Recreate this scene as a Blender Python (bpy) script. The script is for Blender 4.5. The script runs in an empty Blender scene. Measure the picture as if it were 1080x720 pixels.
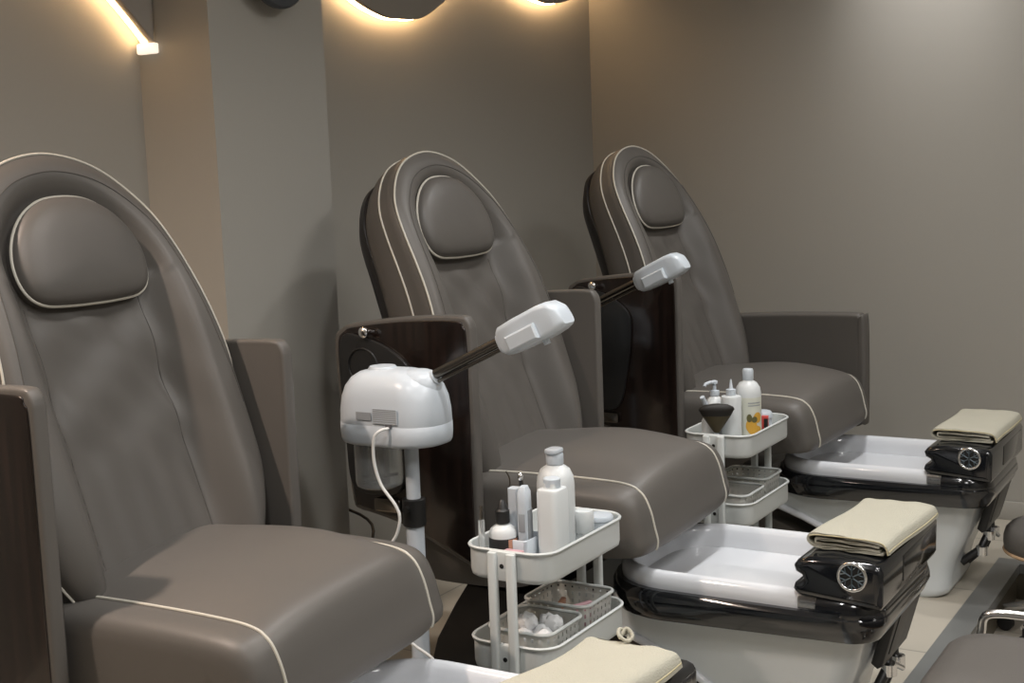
import bpy, bmesh, math, random
from mathutils import Vector, Matrix
random.seed(7)
S = bpy.context.scene
COL = S.collection
PZ = 0.12          # height of the tiled platform the chairs stand on
R = math.radians

# ------------------------------------------------------------------ materials
def mat(name, col, rough=0.5, metal=0.0, coat=0.0, bump=None, bscale=60, trans=0.0, alpha=1.0, emit=None, estr=0.0, spec=0.5, vary=0.0, vscale=4):
    m = bpy.data.materials.new(name); m.use_nodes = True
    nt = m.node_tree; b = nt.nodes['Principled BSDF']
    b.inputs['Base Color'].default_value = (*col, 1)
    b.inputs['Roughness'].default_value = rough
    b.inputs['Metallic'].default_value = metal
    b.inputs['Coat Weight'].default_value = coat
    b.inputs['Coat Roughness'].default_value = 0.08
    b.inputs['Specular IOR Level'].default_value = spec
    b.inputs['Transmission Weight'].default_value = trans
    b.inputs['Alpha'].default_value = alpha
    if emit:
        b.inputs['Emission Color'].default_value = (*emit, 1); b.inputs['Emission Strength'].default_value = estr
    tc = nt.nodes.new('ShaderNodeTexCoord')
    if bump:
        n = nt.nodes.new('ShaderNodeTexNoise'); n.inputs['Scale'].default_value = bscale; n.inputs['Detail'].default_value = 4
        nt.links.new(tc.outputs['Object'], n.inputs['Vector'])
        bp = nt.nodes.new('ShaderNodeBump'); bp.inputs['Strength'].default_value = bump; bp.inputs['Distance'].default_value = 0.01
        nt.links.new(n.outputs['Fac'], bp.inputs['Height']); nt.links.new(bp.outputs['Normal'], b.inputs['Normal'])
    if vary:
        n = nt.nodes.new('ShaderNodeTexNoise'); n.inputs['Scale'].default_value = vscale; n.inputs['Detail'].default_value = 3
        nt.links.new(tc.outputs['Object'], n.inputs['Vector'])
        mx = nt.nodes.new('ShaderNodeMix'); mx.data_type = 'RGBA'
        mx.inputs['A'].default_value = (*[c * (1 - vary) for c in col], 1); mx.inputs['B'].default_value = (*[min(1, c * (1 + vary)) for c in col], 1)
        nt.links.new(n.outputs['Fac'], mx.inputs['Factor']); nt.links.new(mx.outputs['Result'], b.inputs['Base Color'])
    return m

def tile_mat(name, c1, c2, grout, size, rough):
    m = mat(name, c1, rough); nt = m.node_tree; b = nt.nodes['Principled BSDF']
    tc = nt.nodes.new('ShaderNodeTexCoord'); br = nt.nodes.new('ShaderNodeTexBrick')
    br.offset = 0.0; br.inputs['Scale'].default_value = 1.0
    br.inputs['Brick Width'].default_value = size; br.inputs['Row Height'].default_value = size; br.inputs['Mortar Size'].default_value = 0.004
    br.inputs['Color1'].default_value = (*c1, 1); br.inputs['Color2'].default_value = (*c2, 1); br.inputs['Mortar'].default_value = (*grout, 1)
    nt.links.new(tc.outputs['Object'], br.inputs['Vector']); nt.links.new(br.outputs['Color'], b.inputs['Base Color'])
    return m

def wood_mat(name, dark, light):
    m = mat(name, dark, 0.22, coat=0.3); nt = m.node_tree; b = nt.nodes['Principled BSDF']
    tc = nt.nodes.new('ShaderNodeTexCoord'); mp = nt.nodes.new('ShaderNodeMapping'); mp.inputs['Scale'].default_value = (1, 22, 1.2)
    n = nt.nodes.new('ShaderNodeTexNoise'); n.inputs['Scale'].default_value = 3.0; n.inputs['Detail'].default_value = 6
    rp = nt.nodes.new('ShaderNodeValToRGB'); rp.color_ramp.elements[0].color = (*dark, 1); rp.color_ramp.elements[1].color = (*light, 1)
    rp.color_ramp.elements[0].position = 0.4; rp.color_ramp.elements[1].position = 0.75
    nt.links.new(tc.outputs['Object'], mp.inputs['Vector']); nt.links.new(mp.outputs['Vector'], n.inputs['Vector'])
    nt.links.new(n.outputs['Fac'], rp.inputs['Fac']); nt.links.new(rp.outputs['Color'], b.inputs['Base Color'])
    return m

M = {}
M['leather'] = mat('taupe_leather', (0.097, 0.089, 0.0805), 0.46, bump=0.05, bscale=9, spec=0.4)
M['seam'] = mat('seam_thread', (0.060, 0.054, 0.048), 0.7)
M['piping'] = mat('cream_piping', (0.50, 0.475, 0.41), 0.45)
M['shell'] = mat('black_shell', (0.008, 0.006, 0.006), 0.4)
M['wood'] = wood_mat('dark_wood', (0.008, 0.005, 0.004), (0.020, 0.0115, 0.009))
M['black'] = mat('gloss_black', (0.006, 0.007, 0.009), 0.12, coat=0.6)
M['satin'] = mat('satin_black', (0.012, 0.012, 0.012), 0.4)
M['tub'] = mat('white_acrylic', (0.65, 0.668, 0.70), 0.13, coat=0.5)
M['ped'] = mat('white_pedestal', (0.60, 0.635, 0.65), 0.22, coat=0.3)
M['white'] = mat('white_plastic', (0.54, 0.59, 0.64), 0.32)
M['tray'] = mat('white_metal', (0.55, 0.575, 0.565), 0.42)
M['milky'] = mat('milky_plastic', (0.64, 0.665, 0.67), 0.35)
M['clear'] = mat('clear_plastic', (0.85, 0.88, 0.88), 0.18, trans=0.75, spec=0.5)
M['chrome'] = mat('chrome', (0.80, 0.80, 0.80), 0.2, metal=1.0)
M['steel'] = mat('dark_steel', (0.20, 0.185, 0.165), 0.25, metal=1.0)
M['grille'] = mat('grille', (0.10, 0.13, 0.15), 0.35, metal=0.6)
M['towel'] = mat('beige_towel', (0.435, 0.418, 0.345), 0.95, bump=0.35, bscale=300, spec=0.1, vary=0.05, vscale=12)
M['hem'] = mat('towel_hem', (0.50, 0.44, 0.28), 0.9, spec=0.1)
M['wall'] = mat('taupe_wall_paint', (0.348, 0.332, 0.298), 0.62, spec=0.3)
M['panel'] = mat('taupe_panel_paint', (0.30, 0.275, 0.245), 0.65, spec=0.3)
M['ceil'] = mat('ceiling_paint', (0.55, 0.53, 0.50), 0.8)
M['floor'] = tile_mat('beige_floor_tile', (0.42, 0.38, 0.32), (0.39, 0.355, 0.30), (0.25, 0.23, 0.19), 0.6, 0.35)
M['plat'] = tile_mat('grey_platform_tile', (0.46, 0.42, 0.35), (0.43, 0.395, 0.33), (0.27, 0.25, 0.21), 0.6, 0.35)
M['riser'] = tile_mat('brown_riser_tile', (0.105, 0.09, 0.066), (0.095, 0.083, 0.06), (0.19, 0.165, 0.12), 0.6, 0.4)
M['nose'] = mat('grey_nosing', (0.20, 0.205, 0.20), 0.3, metal=0.3, vary=0.12, vscale=8)
M['led'] = mat('warm_led', (1, 0.8, 0.5), 0.5, emit=(1.0, 0.64, 0.32), estr=26.0)
M['ledcap'] = mat('led_connector', (0.9, 0.88, 0.82), 0.4, emit=(1.0, 0.85, 0.7), estr=0.9)
M['disc'] = mat('dark_grey_disc', (0.045, 0.05, 0.055), 0.45)
M['label'] = mat('grey_label', (0.30, 0.32, 0.34), 0.5)
M['ink'] = mat('print_ink', (0.10, 0.10, 0.11), 0.6)
M['cord'] = mat('white_cord', (0.72, 0.72, 0.70), 0.45)
M['copper'] = mat('copper_label', (0.50, 0.25, 0.16), 0.4)
M['orange'] = mat('orange_print', (0.65, 0.36, 0.05), 0.5)
M['green'] = mat('leaf_print', (0.12, 0.11, 0.04), 0.5)
M['paper'] = mat('pale_label', (0.62, 0.63, 0.55), 0.5)
M['red'] = mat('red_carton', (0.55, 0.06, 0.05), 0.45)
M['pink'] = mat('pink_packet', (0.55, 0.33, 0.36), 0.5)
M['cotton'] = mat('cotton', (0.78, 0.79, 0.80), 0.95)
M['gold'] = mat('brush_hair', (0.008, 0.006, 0.004), 0.6)
M['goldh'] = mat('brush_taper', (0.050, 0.038, 0.016), 0.5)
M['basket'] = mat('grey_white_plastic', (0.80, 0.80, 0.76), 0.5)
M['plinth'] = mat('grey_plinth', (0.07, 0.06, 0.05), 0.5)
M['stoolpipe'] = mat('tan_piping', (0.45, 0.30, 0.18), 0.5)
M['lamp'] = mat('downlight_glow', (1, 1, 1), 0.5, emit=(1, 0.95, 0.88), estr=4.0)

# ------------------------------------------------------------------ helpers
def mk(name, bm, m, parent=None, smooth=True, angle=40):
    me = bpy.data.meshes.new(name)
    bmesh.ops.recalc_face_normals(bm, faces=bm.faces)
    bm.to_mesh(me); bm.free()
    for mm in (m if isinstance(m, (list, tuple)) else [m]): me.materials.append(mm)
    if smooth:
        me.polygons.foreach_set('use_smooth', [True] * len(me.polygons))
        me.set_sharp_from_angle(angle=R(angle))
    o = bpy.data.objects.new(name, me); COL.objects.link(o)
    if parent: o.parent = parent
    return o

def thing(name, label, cat, loc=(0, 0, 0), rz=0, group=None):
    o = bpy.data.objects.new(name, None); COL.objects.link(o)
    o.location = loc; o.rotation_euler = (0, 0, rz); o.empty_display_size = 0.1
    return tag(o, label, cat, group)

def tag(o, label, cat, group=None):
    o['label'] = label; o['category'] = cat
    if group: o['group'] = group
    return o

def struct(name, bm, m, **k):
    o = mk(name, bm, m, **k); o['kind'] = 'structure'; return o

def copy_tree(o, parent=None):
    c = o.copy(); COL.objects.link(c)
    if parent: c.parent = parent
    for ch in list(o.children): copy_tree(ch, c)
    return c

def box(bm, x0, x1, y0, y1, z0, z1, bev=0.0, seg=2, mi=0):
    vs = [bm.verts.new(p) for p in ((x0,y0,z0),(x1,y0,z0),(x1,y1,z0),(x0,y1,z0),(x0,y0,z1),(x1,y0,z1),(x1,y1,z1),(x0,y1,z1))]
    fs = [bm.faces.new([vs[i] for i in f]) for f in ((0,3,2,1),(4,5,6,7),(0,1,5,4),(1,2,6,5),(2,3,7,6),(3,0,4,7))]
    for f in fs: f.material_index = mi
    if bev:
        es = set(e for f in fs for e in f.edges)
        bmesh.ops.bevel(bm, geom=list(es), offset=bev, segments=seg, affect='EDGES', profile=0.5)
    return bm

def loft(bm, rings, cap0=True, cap1=True, closed=True, mi=0):
    rv = [[bm.verts.new(p) for p in r] for r in rings]
    n = len(rings[0])
    for a, b in zip(rv, rv[1:]):
        for i in range(n if closed else n - 1):
            j = (i + 1) % n
            f = bm.faces.new((a[i], a[j], b[j], b[i])); f.material_index = mi
    if cap0: bm.faces.new(rv[0][::-1]).material_index = mi
    if cap1: bm.faces.new(rv[-1]).material_index = mi
    return rv

def tube(bm, pts, r, closed=False, n=8, mi=0, rads=None):
    pts = [Vector(p) for p in pts]
    N = len(pts); rings = []; prev = None
    for i, p in enumerate(pts):
        a = pts[(i - 1) % N] if (closed or i > 0) else p
        b = pts[(i + 1) % N] if (closed or i < N - 1) else p
        t = (b - a).normalized()
        if prev is None:
            u = t.cross(Vector((0, 0, 1)))
            if u.length < 1e-3: u = t.cross(Vector((1, 0, 0)))
        else: u = prev - t * prev.dot(t)
        u.normalize(); prev = u; v = t.cross(u)
        rr = rads[i] if rads else r
        rings.append([p + (u * math.cos(q) + v * math.sin(q)) * rr for q in (2 * math.pi * k / n for k in range(n))])
    if closed:
        rings.append(rings[0])
        # re-use first ring positions; small seam is merged below
        loft(bm, rings, False, False, mi=mi); bmesh.ops.remove_doubles(bm, verts=bm.verts, dist=1e-6)
    else: loft(bm, rings, mi=mi)
    return bm

def cr(pts, n=8, closed=False):
    """Catmull-Rom through the points"""
    P = [Vector(p) for p in pts]; N = len(P); out = []
    for i in range(N if closed else N - 1):
        g = lambda k: P[k % N] if closed else P[min(max(k, 0), N - 1)]
        p0, p1, p2, p3 = g(i - 1), g(i), g(i + 1), g(i + 2)
        for k in range(n):
            t = k / n
            out.append(0.5 * ((2 * p1) + (p2 - p0) * t + (2 * p0 - 5 * p1 + 4 * p2 - p3) * t * t + (3 * p1 - p0 - 3 * p2 + p3) * t ** 3))
    if not closed: out.append(P[-1])
    return out

def lathe(bm, prof, n=24, c=(0, 0, 0), sx=1, sy=1, mi=0):
    rings = [[(c[0] + r * sx * math.cos(2 * math.pi * k / n), c[1] + r * sy * math.sin(2 * math.pi * k / n), c[2] + z) for k in range(n)] for r, z in prof]
    loft(bm, rings, mi=mi); return bm

def prism(bm, outline, x0, x1, bev=0.0, axis='x', mi=0, seg=2):
    """outline in (y,z) swept along x (or (x,z) along y, or (x,y) along z)"""
    P = {'x': lambda a, b, t: (t, a, b), 'y': lambda a, b, t: (a, t, b), 'z': lambda a, b, t: (a, b, t)}[axis]
    if bev:
        d = bev; rings = []
        for k in range(seg + 1):
            q = math.pi / 2 * k / seg; rings.append((x0 + d * (1 - math.sin(q)), d * (1 - math.cos(q))))
        rr = []
        for t, ins in reversed(rings): pass
        o1 = [(x0 + d * (1 - math.sin(math.pi / 2 * k / seg)), d * (1 - math.cos(math.pi / 2 * k / seg))) for k in range(seg, -1, -1)]
        o2 = [(x1 - d * (1 - math.sin(math.pi / 2 * k / seg)), d * (1 - math.cos(math.pi / 2 * k / seg))) for k in range(0, seg + 1)]
        prof = o1 + o2
        rr = [[P(a, b, t) for a, b in inset(outline, ins)] for t, ins in prof]
        loft(bm, rr, mi=mi)
    else:
        loft(bm, [[P(a, b, x0) for a, b in outline], [P(a, b, x1) for a, b in outline]], mi=mi)
    return bm

def inset(o, d):
    """move a closed 2-D outline inwards by d"""
    if d == 0: return list(o)
    A = sum(o[i][0] * o[(i + 1) % len(o)][1] - o[(i + 1) % len(o)][0] * o[i][1] for i in range(len(o)))
    s = 1 if A > 0 else -1; out = []
    for i in range(len(o)):
        p0, p, p1 = Vector(o[i - 1][:2]), Vector(o[i][:2]), Vector(o[(i + 1) % len(o)][:2])
        a = (p - p0); b = (p1 - p)
        if a.length < 1e-9: a = b
        if b.length < 1e-9: b = a
        a.normalize(); b.normalize()
        na, nb = Vector((-a.y, a.x)) * s, Vector((-b.y, b.x)) * s
        m = na + nb
        if m.length < 1e-6: m = na
        m.normalize(); k = max(0.5, m.dot(na))
        q = p + m * (d / k); out.append((q.x, q.y))
    return out

def rrect(x0, x1, y0, y1, r, n=6):
    """rounded rectangle; r a number or four radii (x0y0, x1y0, x1y1, x0y1)"""
    if not isinstance(r, (list, tuple)): r = [r] * 4
    out = []
    for (cx, cy, q0), rr in zip(((x0, y0, 180), (x1, y0, 270), (x1, y1, 0), (x0, y1, 90)), r):
        sx = 1 if cx == x0 else -1; sy = 1 if cy == y0 else -1
        for k in range(n + 1):
            q = R(q0 + 90 * k / n); out.append((cx + sx * rr + rr * math.cos(q), cy + sy * rr + rr * math.sin(q)))
    return out

def sm(a, b, x):
    t = min(1, max(0, (x - a) / (b - a))); return t * t * (3 - 2 * t)

# ------------------------------------------------------------------ the room
WX, WY, HC = 5.1, 2.65, 2.85      # right wall, back wall, ceiling
CX0, CX1, CY = 2.55, 3.005, 2.40  # pilaster
bm = bmesh.new(); box(bm, -2.2, WX + .1, -2.6, 1.0, -0.1, 0.0); struct('floor', bm, M['floor'], smooth=False)
bm = bmesh.new()
box(bm, -2.2, WX, 0.83, WY, 0.001, PZ); box(bm, 4.55, WX, -2.5, 0.83, 0.001, PZ)
struct('floor_platform', bm, M['plat'], smooth=False)
bm = bmesh.new(); box(bm, -2.2, 4.545, 0.815, 0.83, 0.0, PZ - 0.03); struct('trim_1', bm, M['riser'], smooth=False)
bm = bmesh.new(); box(bm, 4.535, 4.55, -2.5, 0.83, 0.0, PZ - 0.03); struct('trim_2', bm, M['riser'], smooth=False)
bm = bmesh.new(); prism(bm, [(-2.2, 0.805), (4.53, 0.805), (4.53, -2.5), (4.58, -2.5), (4.58, 0.88), (-2.2, 0.88)], PZ - 0.03, PZ + 0.003, axis='z'); struct('trim_3', bm, M['nose'], smooth=False)
bm = bmesh.new(); box(bm, -2.3, WX + .1, WY, WY + .1, -0.1, HC); struct('wall_back', bm, M['wall'], smooth=False)
bm = bmesh.new(); box(bm, WX, WX + .1, -2.6, WY, -0.1, HC); struct('wall_right', bm, M['wall'], smooth=False)
bm = bmesh.new(); box(bm, -2.3, -2.2, -2.6, WY, -0.1, HC); struct('wall_left', bm, M['wall'], smooth=False)
bm = bmesh.new(); box(bm, -2.3, WX + .1, -2.7, -2.6, -0.1, HC); struct('wall_front', bm, M['wall'], smooth=False)
bm = bmesh.new(); box(bm, -2.3, WX + .1, -2.7, WY + .1, HC, HC + .1); struct('ceiling', bm, M['ceil'], smooth=False)
bm = bmesh.new(); box(bm, CX0, CX1, CY, WY + .001, PZ, HC); struct('wall_column', bm, M['wall'], smooth=False)
bm = bmesh.new(); box(bm, WX - .012, WX, -2.5, 2.65, PZ, PZ + .07, .003); struct('baseboard_right', bm, M['wall'])
bm = bmesh.new(); box(bm, CX1, WX, WY - .012, WY, PZ, PZ + .07, .003); struct('baseboard_back', bm, M['wall'])

# ---- wavy back-lit panels
def wave_panel(name, label, wave, x0, x1, xb):
    t = thing(name, label, 'wall light', (0, 0, 0))
    bm = bmesh.new()
    pts = [(p.x, p.y) for p in cr([(a, b, 0) for a, b in wave], 10)]
    prism(bm, [(x0, HC - .02)] + [p for p in pts if p[0] <= xb] + [(xb, HC - .02)], 2.585, 2.605, axis='y', bev=.003)
    mk('wave_board', bm, M['panel'], t, angle=30)
    bm = bmesh.new(); tube(bm, [(a, 2.622, b + 0.004) for a, b in pts], .006); mk('led_strip', bm, M['led'], t)
    for k in range(4):
        bm = bmesh.new(); xx = x0 + .1 + k * (x1 - x0 - .25) / 3; box(bm, xx, xx + .03, 2.605, 2.649, HC - .2, HC - .1)
        mk('standoff', bm, M['panel'], t)
    return t
Z = PZ
wR = wave_panel('wave_light_panel', 'wavy taupe panel with a warm light strip behind the middle recess', [(3.01, 2.14 + Z), (3.2, 2.05 + Z), (3.40, 1.92 + Z), (3.55, 1.872 + Z), (3.66, 1.868 + Z), (3.78, 1.882 + Z), (3.92, 1.95 + Z), (4.10, 2.05 + Z), (4.30, 2.07 + Z), (4.5, 2.02 + Z), (4.65, 2.002 + Z), (4.80, 2.025 + Z), (4.95, 2.08 + Z), (5.09, 2.15 + Z)], 3.01, 5.09, 5.03)
wL = wave_panel('wave_light_panel', 'wavy taupe panel with a sloping warm light strip in the recess behind the nearest chair', [(0.4, 2.2 + Z), (0.9, 2.12 + Z), (1.4, 2.16 + Z), (1.9, 2.12 + Z), (2.2, 1.98 + Z), (2.40, 1.85 + Z), (2.49, 1.775 + Z), (2.545, 1.72 + Z)], 0.4, 2.545, 2.56)
bm = bmesh.new(); box(bm, 2.532, 2.549, 2.575, 2.64, 1.695 + Z, 1.722 + Z, .004); mk('end_connector', bm, M['ledcap'], wL)
# ---- round dark disc on the pilaster
t = thing('round_wall_light', 'round dark grey wall light on the pilaster', 'wall light', (2.765, CY, 1.926 + Z))
bm = bmesh.new()
rings = [[(r * math.cos(q), y, r * math.sin(q)) for q in (2 * math.pi * k / 40 for k in range(40))] for r, y in ((.122, -.045), (.122, -.055), (.116, -.062), (.06, -.066))]
loft(bm, rings); mk('disc', bm, M['disc'], t)
bm = bmesh.new(); loft(bm, [[(r * math.cos(q), y, r * math.sin(q)) for q in (2 * math.pi * k / 24 for k in range(24))] for r, y in ((.05, -.0005), (.05, -.045))]); mk('mount', bm, M['disc'], t)

# ------------------------------------------------------------------ pedicure chair
A3, B3 = Vector((0, 2.09, 1.42)), Vector((0, 1.80, 0.60))
AX = (A3 - B3).normalized(); NX = Vector((0, -AX.z, AX.y))
Y0 = 1.7
def bk(s, t, o=0.0):
    p = B3 + AX * t + Vector((s, 0, 0)) + NX * o
    return Vector((p.x, p.y - Y0, p.z))
half = [(0, .874), (.075, .863), (.14, .835), (.195, .787), (.236, .728), (.258, .655), (.272, .56), (.286, .43), (.302, .31), (.309, .21), (.300, .11), (.260, .01), (.20, -.07), (.10, -.11)]
OUT = cr([(a, b, 0) for a, b in half] + [(0, -.115, 0)] + [(-a, b, 0) for a, b in half[:0:-1]], 10, True)
def edge_o(t): return 0.080 - 0.050 * sm(.45, .86, t)
def drop(t): return .016 + .044 * (1 - sm(.20, .44, t))
def face_o(s, t, r):
    a = abs(s)
    if t <= .6: q = sm(.145, .225, a)
    else:
        d = math.hypot(s, (t - .6) * .95); q = sm(.165, .215, d)
    lo = 1 - sm(.20, .44, t); r0 = .90 - .13 * lo; x = max(0, (r - r0) / (1 - r0)); o = edge_o(t) * q - drop(t) * (lo * (1 - math.sqrt(max(0, 1 - x * x))) + (1 - lo) * x ** 2)
    # soft wrinkles of the loose centre panel under the headrest
    w = (1 - q) * sm(.18, .30, t) * (1 - sm(.50, .56, t))
    o += w * .006 * (math.sin(9 * s + 26 * t) * math.sin(31 * s - 9 * t + 1) + .5 * math.sin(60 * s + 40 * t))
    o += (1 - q) * .002 * math.sin(s * 95 + 9 * t) * (1 - sm(.12, .30, t))
    return o
CEN = Vector((0, .45, 0))

def make_chair():
    root = thing('pedicure_chair', '', 'pedicure chair', (0, 0, 0))
    # --- backrest
    bm = bmesh.new(); NR = 34; n = len(OUT)
    rings = []
    for k in range(1, NR + 1):
        r = math.sin(k / NR * math.pi / 2)
        rings.append([bk((CEN + (p - CEN) * r).x, (CEN + (p - CEN) * r).y, face_o((CEN + (p - CEN) * r).x, (CEN + (p - CEN) * r).y, r)) for p in OUT])
    def side(dep, sc):
        f = lambda p: sc - (.05 * sm(.06, .15, dep)) * sm(.45, .85, p.y)
        return [bk((CEN + (p - CEN) * f(p)).x, (CEN + (p - CEN) * f(p)).y, edge_o(p.y) - drop(p.y) - dep * (1 - .12 * sm(.4, .8, p.y))) for p in OUT]
    for dep, sc in ((.012, 1.010), (.03, 1.012), (.058, 1.005), (.070, 1.008), (.10, 1.004), (.130, .985), (.148, .95)): rings.append(side(dep, sc))
    loft(bm, rings, True, True)
    back = mk('backrest', bm, M['leather'], root, angle=60)
    for dep, sc in ((.0, 1.004), (.060, 1.006)):
        bm = bmesh.new(); tube(bm, side(dep, sc), .0028, True); mk('piping', bm, M['piping'], back)
    for s in (-.147, .147):
        bm = bmesh.new(); tube(bm, [bk(s, -.05 + .61 * k / 30, face_o(s, -.05 + .61 * k / 30, .5) + .0002) for k in range(31)], .0012, n=6); mk('seam', bm, M['seam'], back)
    arc = [p for p in OUT if p.y > .25]
    arc = sorted([((CEN + (p - CEN) * .90)) for p in arc], key=lambda p: math.atan2(p.x, p.y - .3))
    bm = bmesh.new(); tube(bm, [bk(p.x, p.y, face_o(p.x, p.y, .90) + .0003) for p in arc], .0012, n=6); mk('seam', bm, M['seam'], back)
    bm = bmesh.new()
    loft(bm, [[bk((CEN + (p - CEN) * sc).x, (CEN + (p - CEN) * sc).y, edge_o(p.y) - drop(p.y) - d * (1 - .12 * sm(.4, .8, p.y))) for p in OUT] for d, sc in ((.130, .90), (.146, .938), (.165, .93), (.19, .86))])
    mk('back_shell', bm, M['shell'], root)
    # --- headrest
    hp = [(0, .783), (.06, .775), (.112, .745), (.150, .697), (.166, .641), (.156, .590), (.122, .563), (.06, .556)]
    HO = cr([(a, b, 0) for a, b in hp] + [(0, .555, 0)] + [(-a, b, 0) for a, b in hp[:0:-1]], 8, True)
    hc = Vector((0, .663, 0))
    def hr(sc, o): return [bk((hc + (p - hc) * sc).x + .002, (hc + (p - hc) * sc).y, o - .010) for p in HO]
    bm = bmesh.new()
    loft(bm, [hr(.90, -.004), hr(.97, .004), hr(1.0, .016), hr(1.0, .030), hr(.985, .040), hr(.93, .050), hr(.82, .058), hr(.6, .065), hr(.3, .068), hr(.08, .069)])
    hd = mk('headrest', bm, M['leather'], root, angle=60)
    bm = bmesh.new(); tube(bm, hr(1.005, .032), .0032, True); mk('piping', bm, M['piping'], hd)
    # --- seat
    prof = cr([(p[0] - Y0, p[1], 0) for p in [(1.97, .48), (1.965, .565), (1.90, .600), (1.75, .610), (1.60, .614), (1.46, .614), (1.378, .609), (1.340, .592), (1.320, .556), (1.309, .510), (1.303, .474), (1.320, .452), (1.40, .444), (1.50, .425), (1.60, .36), (1.70, .335), (1.9, .330), (1.96, .36)]], 6, True)
    pc = Vector((1.62 - Y0, .53, 0))
    prof2 = [(p.x, p.y) for p in prof]
    def srow(x, ins, crown):
        out = []
        for a0, b0 in prof2:
            a = a0 + ins * .55 * sm(1.45 - Y0, 1.31 - Y0, a0); b = b0 - ins * .62 * sm(.46, .60, b0)
            top = sm(.45, .60, b); fr = sm(0, 1, min(1, max(0, (1.55 - Y0 - a) / .22)))
            out.append((x, a - crown * .012 * fr * (1 - .5 * top), b + crown * .044 * top * (1 - .5 * fr) * (1 - .45 * sm(1.55 - Y0, 1.85 - Y0, a))))
        return out
    SX = .211
    sidep = ((.0695, .080), (.067, .052), (.061, .030), (.049, .014), (.032, .005), (.014, .001))
    rows = [srow(-SX - a, b, 0) for a, b in sidep]
    for k in range(0, 31):
        x = -SX * math.cos(math.pi * k / 30); rows.append(srow(x, 0, 1 - abs(x / SX) ** (6 if x > 0 else 2.4)))
    rows += [srow(SX + a, b, 0) for a, b in sidep[::-1]]
    bm = bmesh.new(); loft(bm, rows); seat = mk('seat', bm, M['leather'], root, angle=70)
    for sx in (-1, 1):
        pp = [(sx * .2125, p.x, p.y + (.001 if p.y > .6 else 0)) for p in prof if (p.y > .462 or p.x < 1.33 - Y0) and p.y > .455 and p.x < 1.93 - Y0]
        bm = bmesh.new(); tube(bm, sorted_path(pp), .0032); mk('piping', bm, M['piping'], seat)
    # --- base under the seat, black
    bm = bmesh.new(); prism(bm, [(y - Y0, z) for y, z in [(1.60, .318), (1.60, .25), (1.60, .0), (1.98, .0), (1.93, .16), (1.87, .26), (1.83, .318)]], -.27, .27, .01)
    mk('base', bm, M['shell'], root)
    # --- armrests
    fr = [(1.735, .985), (1.745, 1.008), (1.775, 1.018), (1.93, 1.011), (2.085, .993), (2.132, .977), (2.155, .945), (2.152, .84), (2.137, .70), (2.122, .53), (2.10, .505), (2.06, .498), (1.95, .472), (1.755, .390), (1.737, .40), (1.735, .5)]
    fr2 = [(1.737, .965), (1.747, .998), (1.775, 1.016), (1.93, 1.011), (2.085, .993), (2.128, .978), (2.150, .945), (2.150, .84), (2.137, .70), (2.122, .53), (2.10, .507), (2.06, .498), (1.95, .472), (1.84, .427), (1.760, .393), (1.737, .42), (1.736, .6), (1.736, .8)]
    ao = [(p.x - Y0, p.y) for p in cr([(a, b, 0) for a, b in fr], 4)]
    for sx in (-1, 1):
        bm = bmesh.new(); x0, x1 = (-.345, -.312) if sx < 0 else (.312, .345)
        prism(bm, ao, x0, x1, .008, seg=3)
        arm = mk('armrest', bm, M['leather'], root, angle=50)
        arm['side'] = sx
        wo = [(p.x - Y0, p.y) for p in cr([(a, b, 0) for a, b in inset(fr2, .011)], 6, True)]; xa, xb = (-.3485, -.340) if sx < 0 else (.340, .3485)
        bm = bmesh.new(); prism(bm, wo, xa, xb, .002); wp = mk('wood_panel', bm, M['wood'], arm, angle=50); wp['label'] = 'dark glossy wood panel'
        # folding tray hung on the outside
        tr = cr([(y - Y0, z, 0) for y, z in [(2.125, .945), (2.04, .955), (1.97, .93), (1.915, .885), (1.905, .82), (1.925, .68), (1.955, .575), (2.02, .555), (2.105, .57), (2.122, .70)]], 6, True)
        xa, xb = (-.360, -.3487) if sx < 0 else (.3487, .360)
        bm = bmesh.new(); prism(bm, [(p.x, p.y) for p in tr], xa, xb, .003); mk('folding_tray', bm, M['satin'], arm)
        bm = bmesh.new(); q = -.3605 if sx < 0 else .3605
        tube(bm, [(q, 2.055 - Y0 + .045 * math.cos(a), .885 + .045 * math.sin(a)) for a in (2 * math.pi * k / 28 for k in range(28))], .003, True); mk('cup_ring', bm, M['satin'], arm)
        bm = bmesh.new(); lathe(bm, [(.006, 0), (.006, .014), (.013, .016), (.014, .024), (.009, .029), (.002, .030)], 16)
        kb = mk('knob', bm, M['chrome'], arm); kb.rotation_euler = (0, R(-90 * -sx), 0); kb.location = (-.3485 if sx < 0 else .3485, 2.04 - Y0, .972)
        bm = bmesh.new()
        ol = rrect(1.955 - Y0, 2.035 - Y0, .535, .565, .008)
        xa = -.362 if sx < 0 else .350; prism(bm, rrect(1.96 - Y0, 2.04 - Y0, .512, .546, .008), xa, xa + .012, .002)
        mk('socket_plate', bm, M['steel'], arm)
    return root

def sorted_path(pp):
    # follow the profile from the seat's back over its front edge to the bottom
    pp = sorted(pp, key=lambda p: math.atan2(p[2] - .50, -(p[1] - (1.62 - Y0))))
    return pp[::-1]

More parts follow.
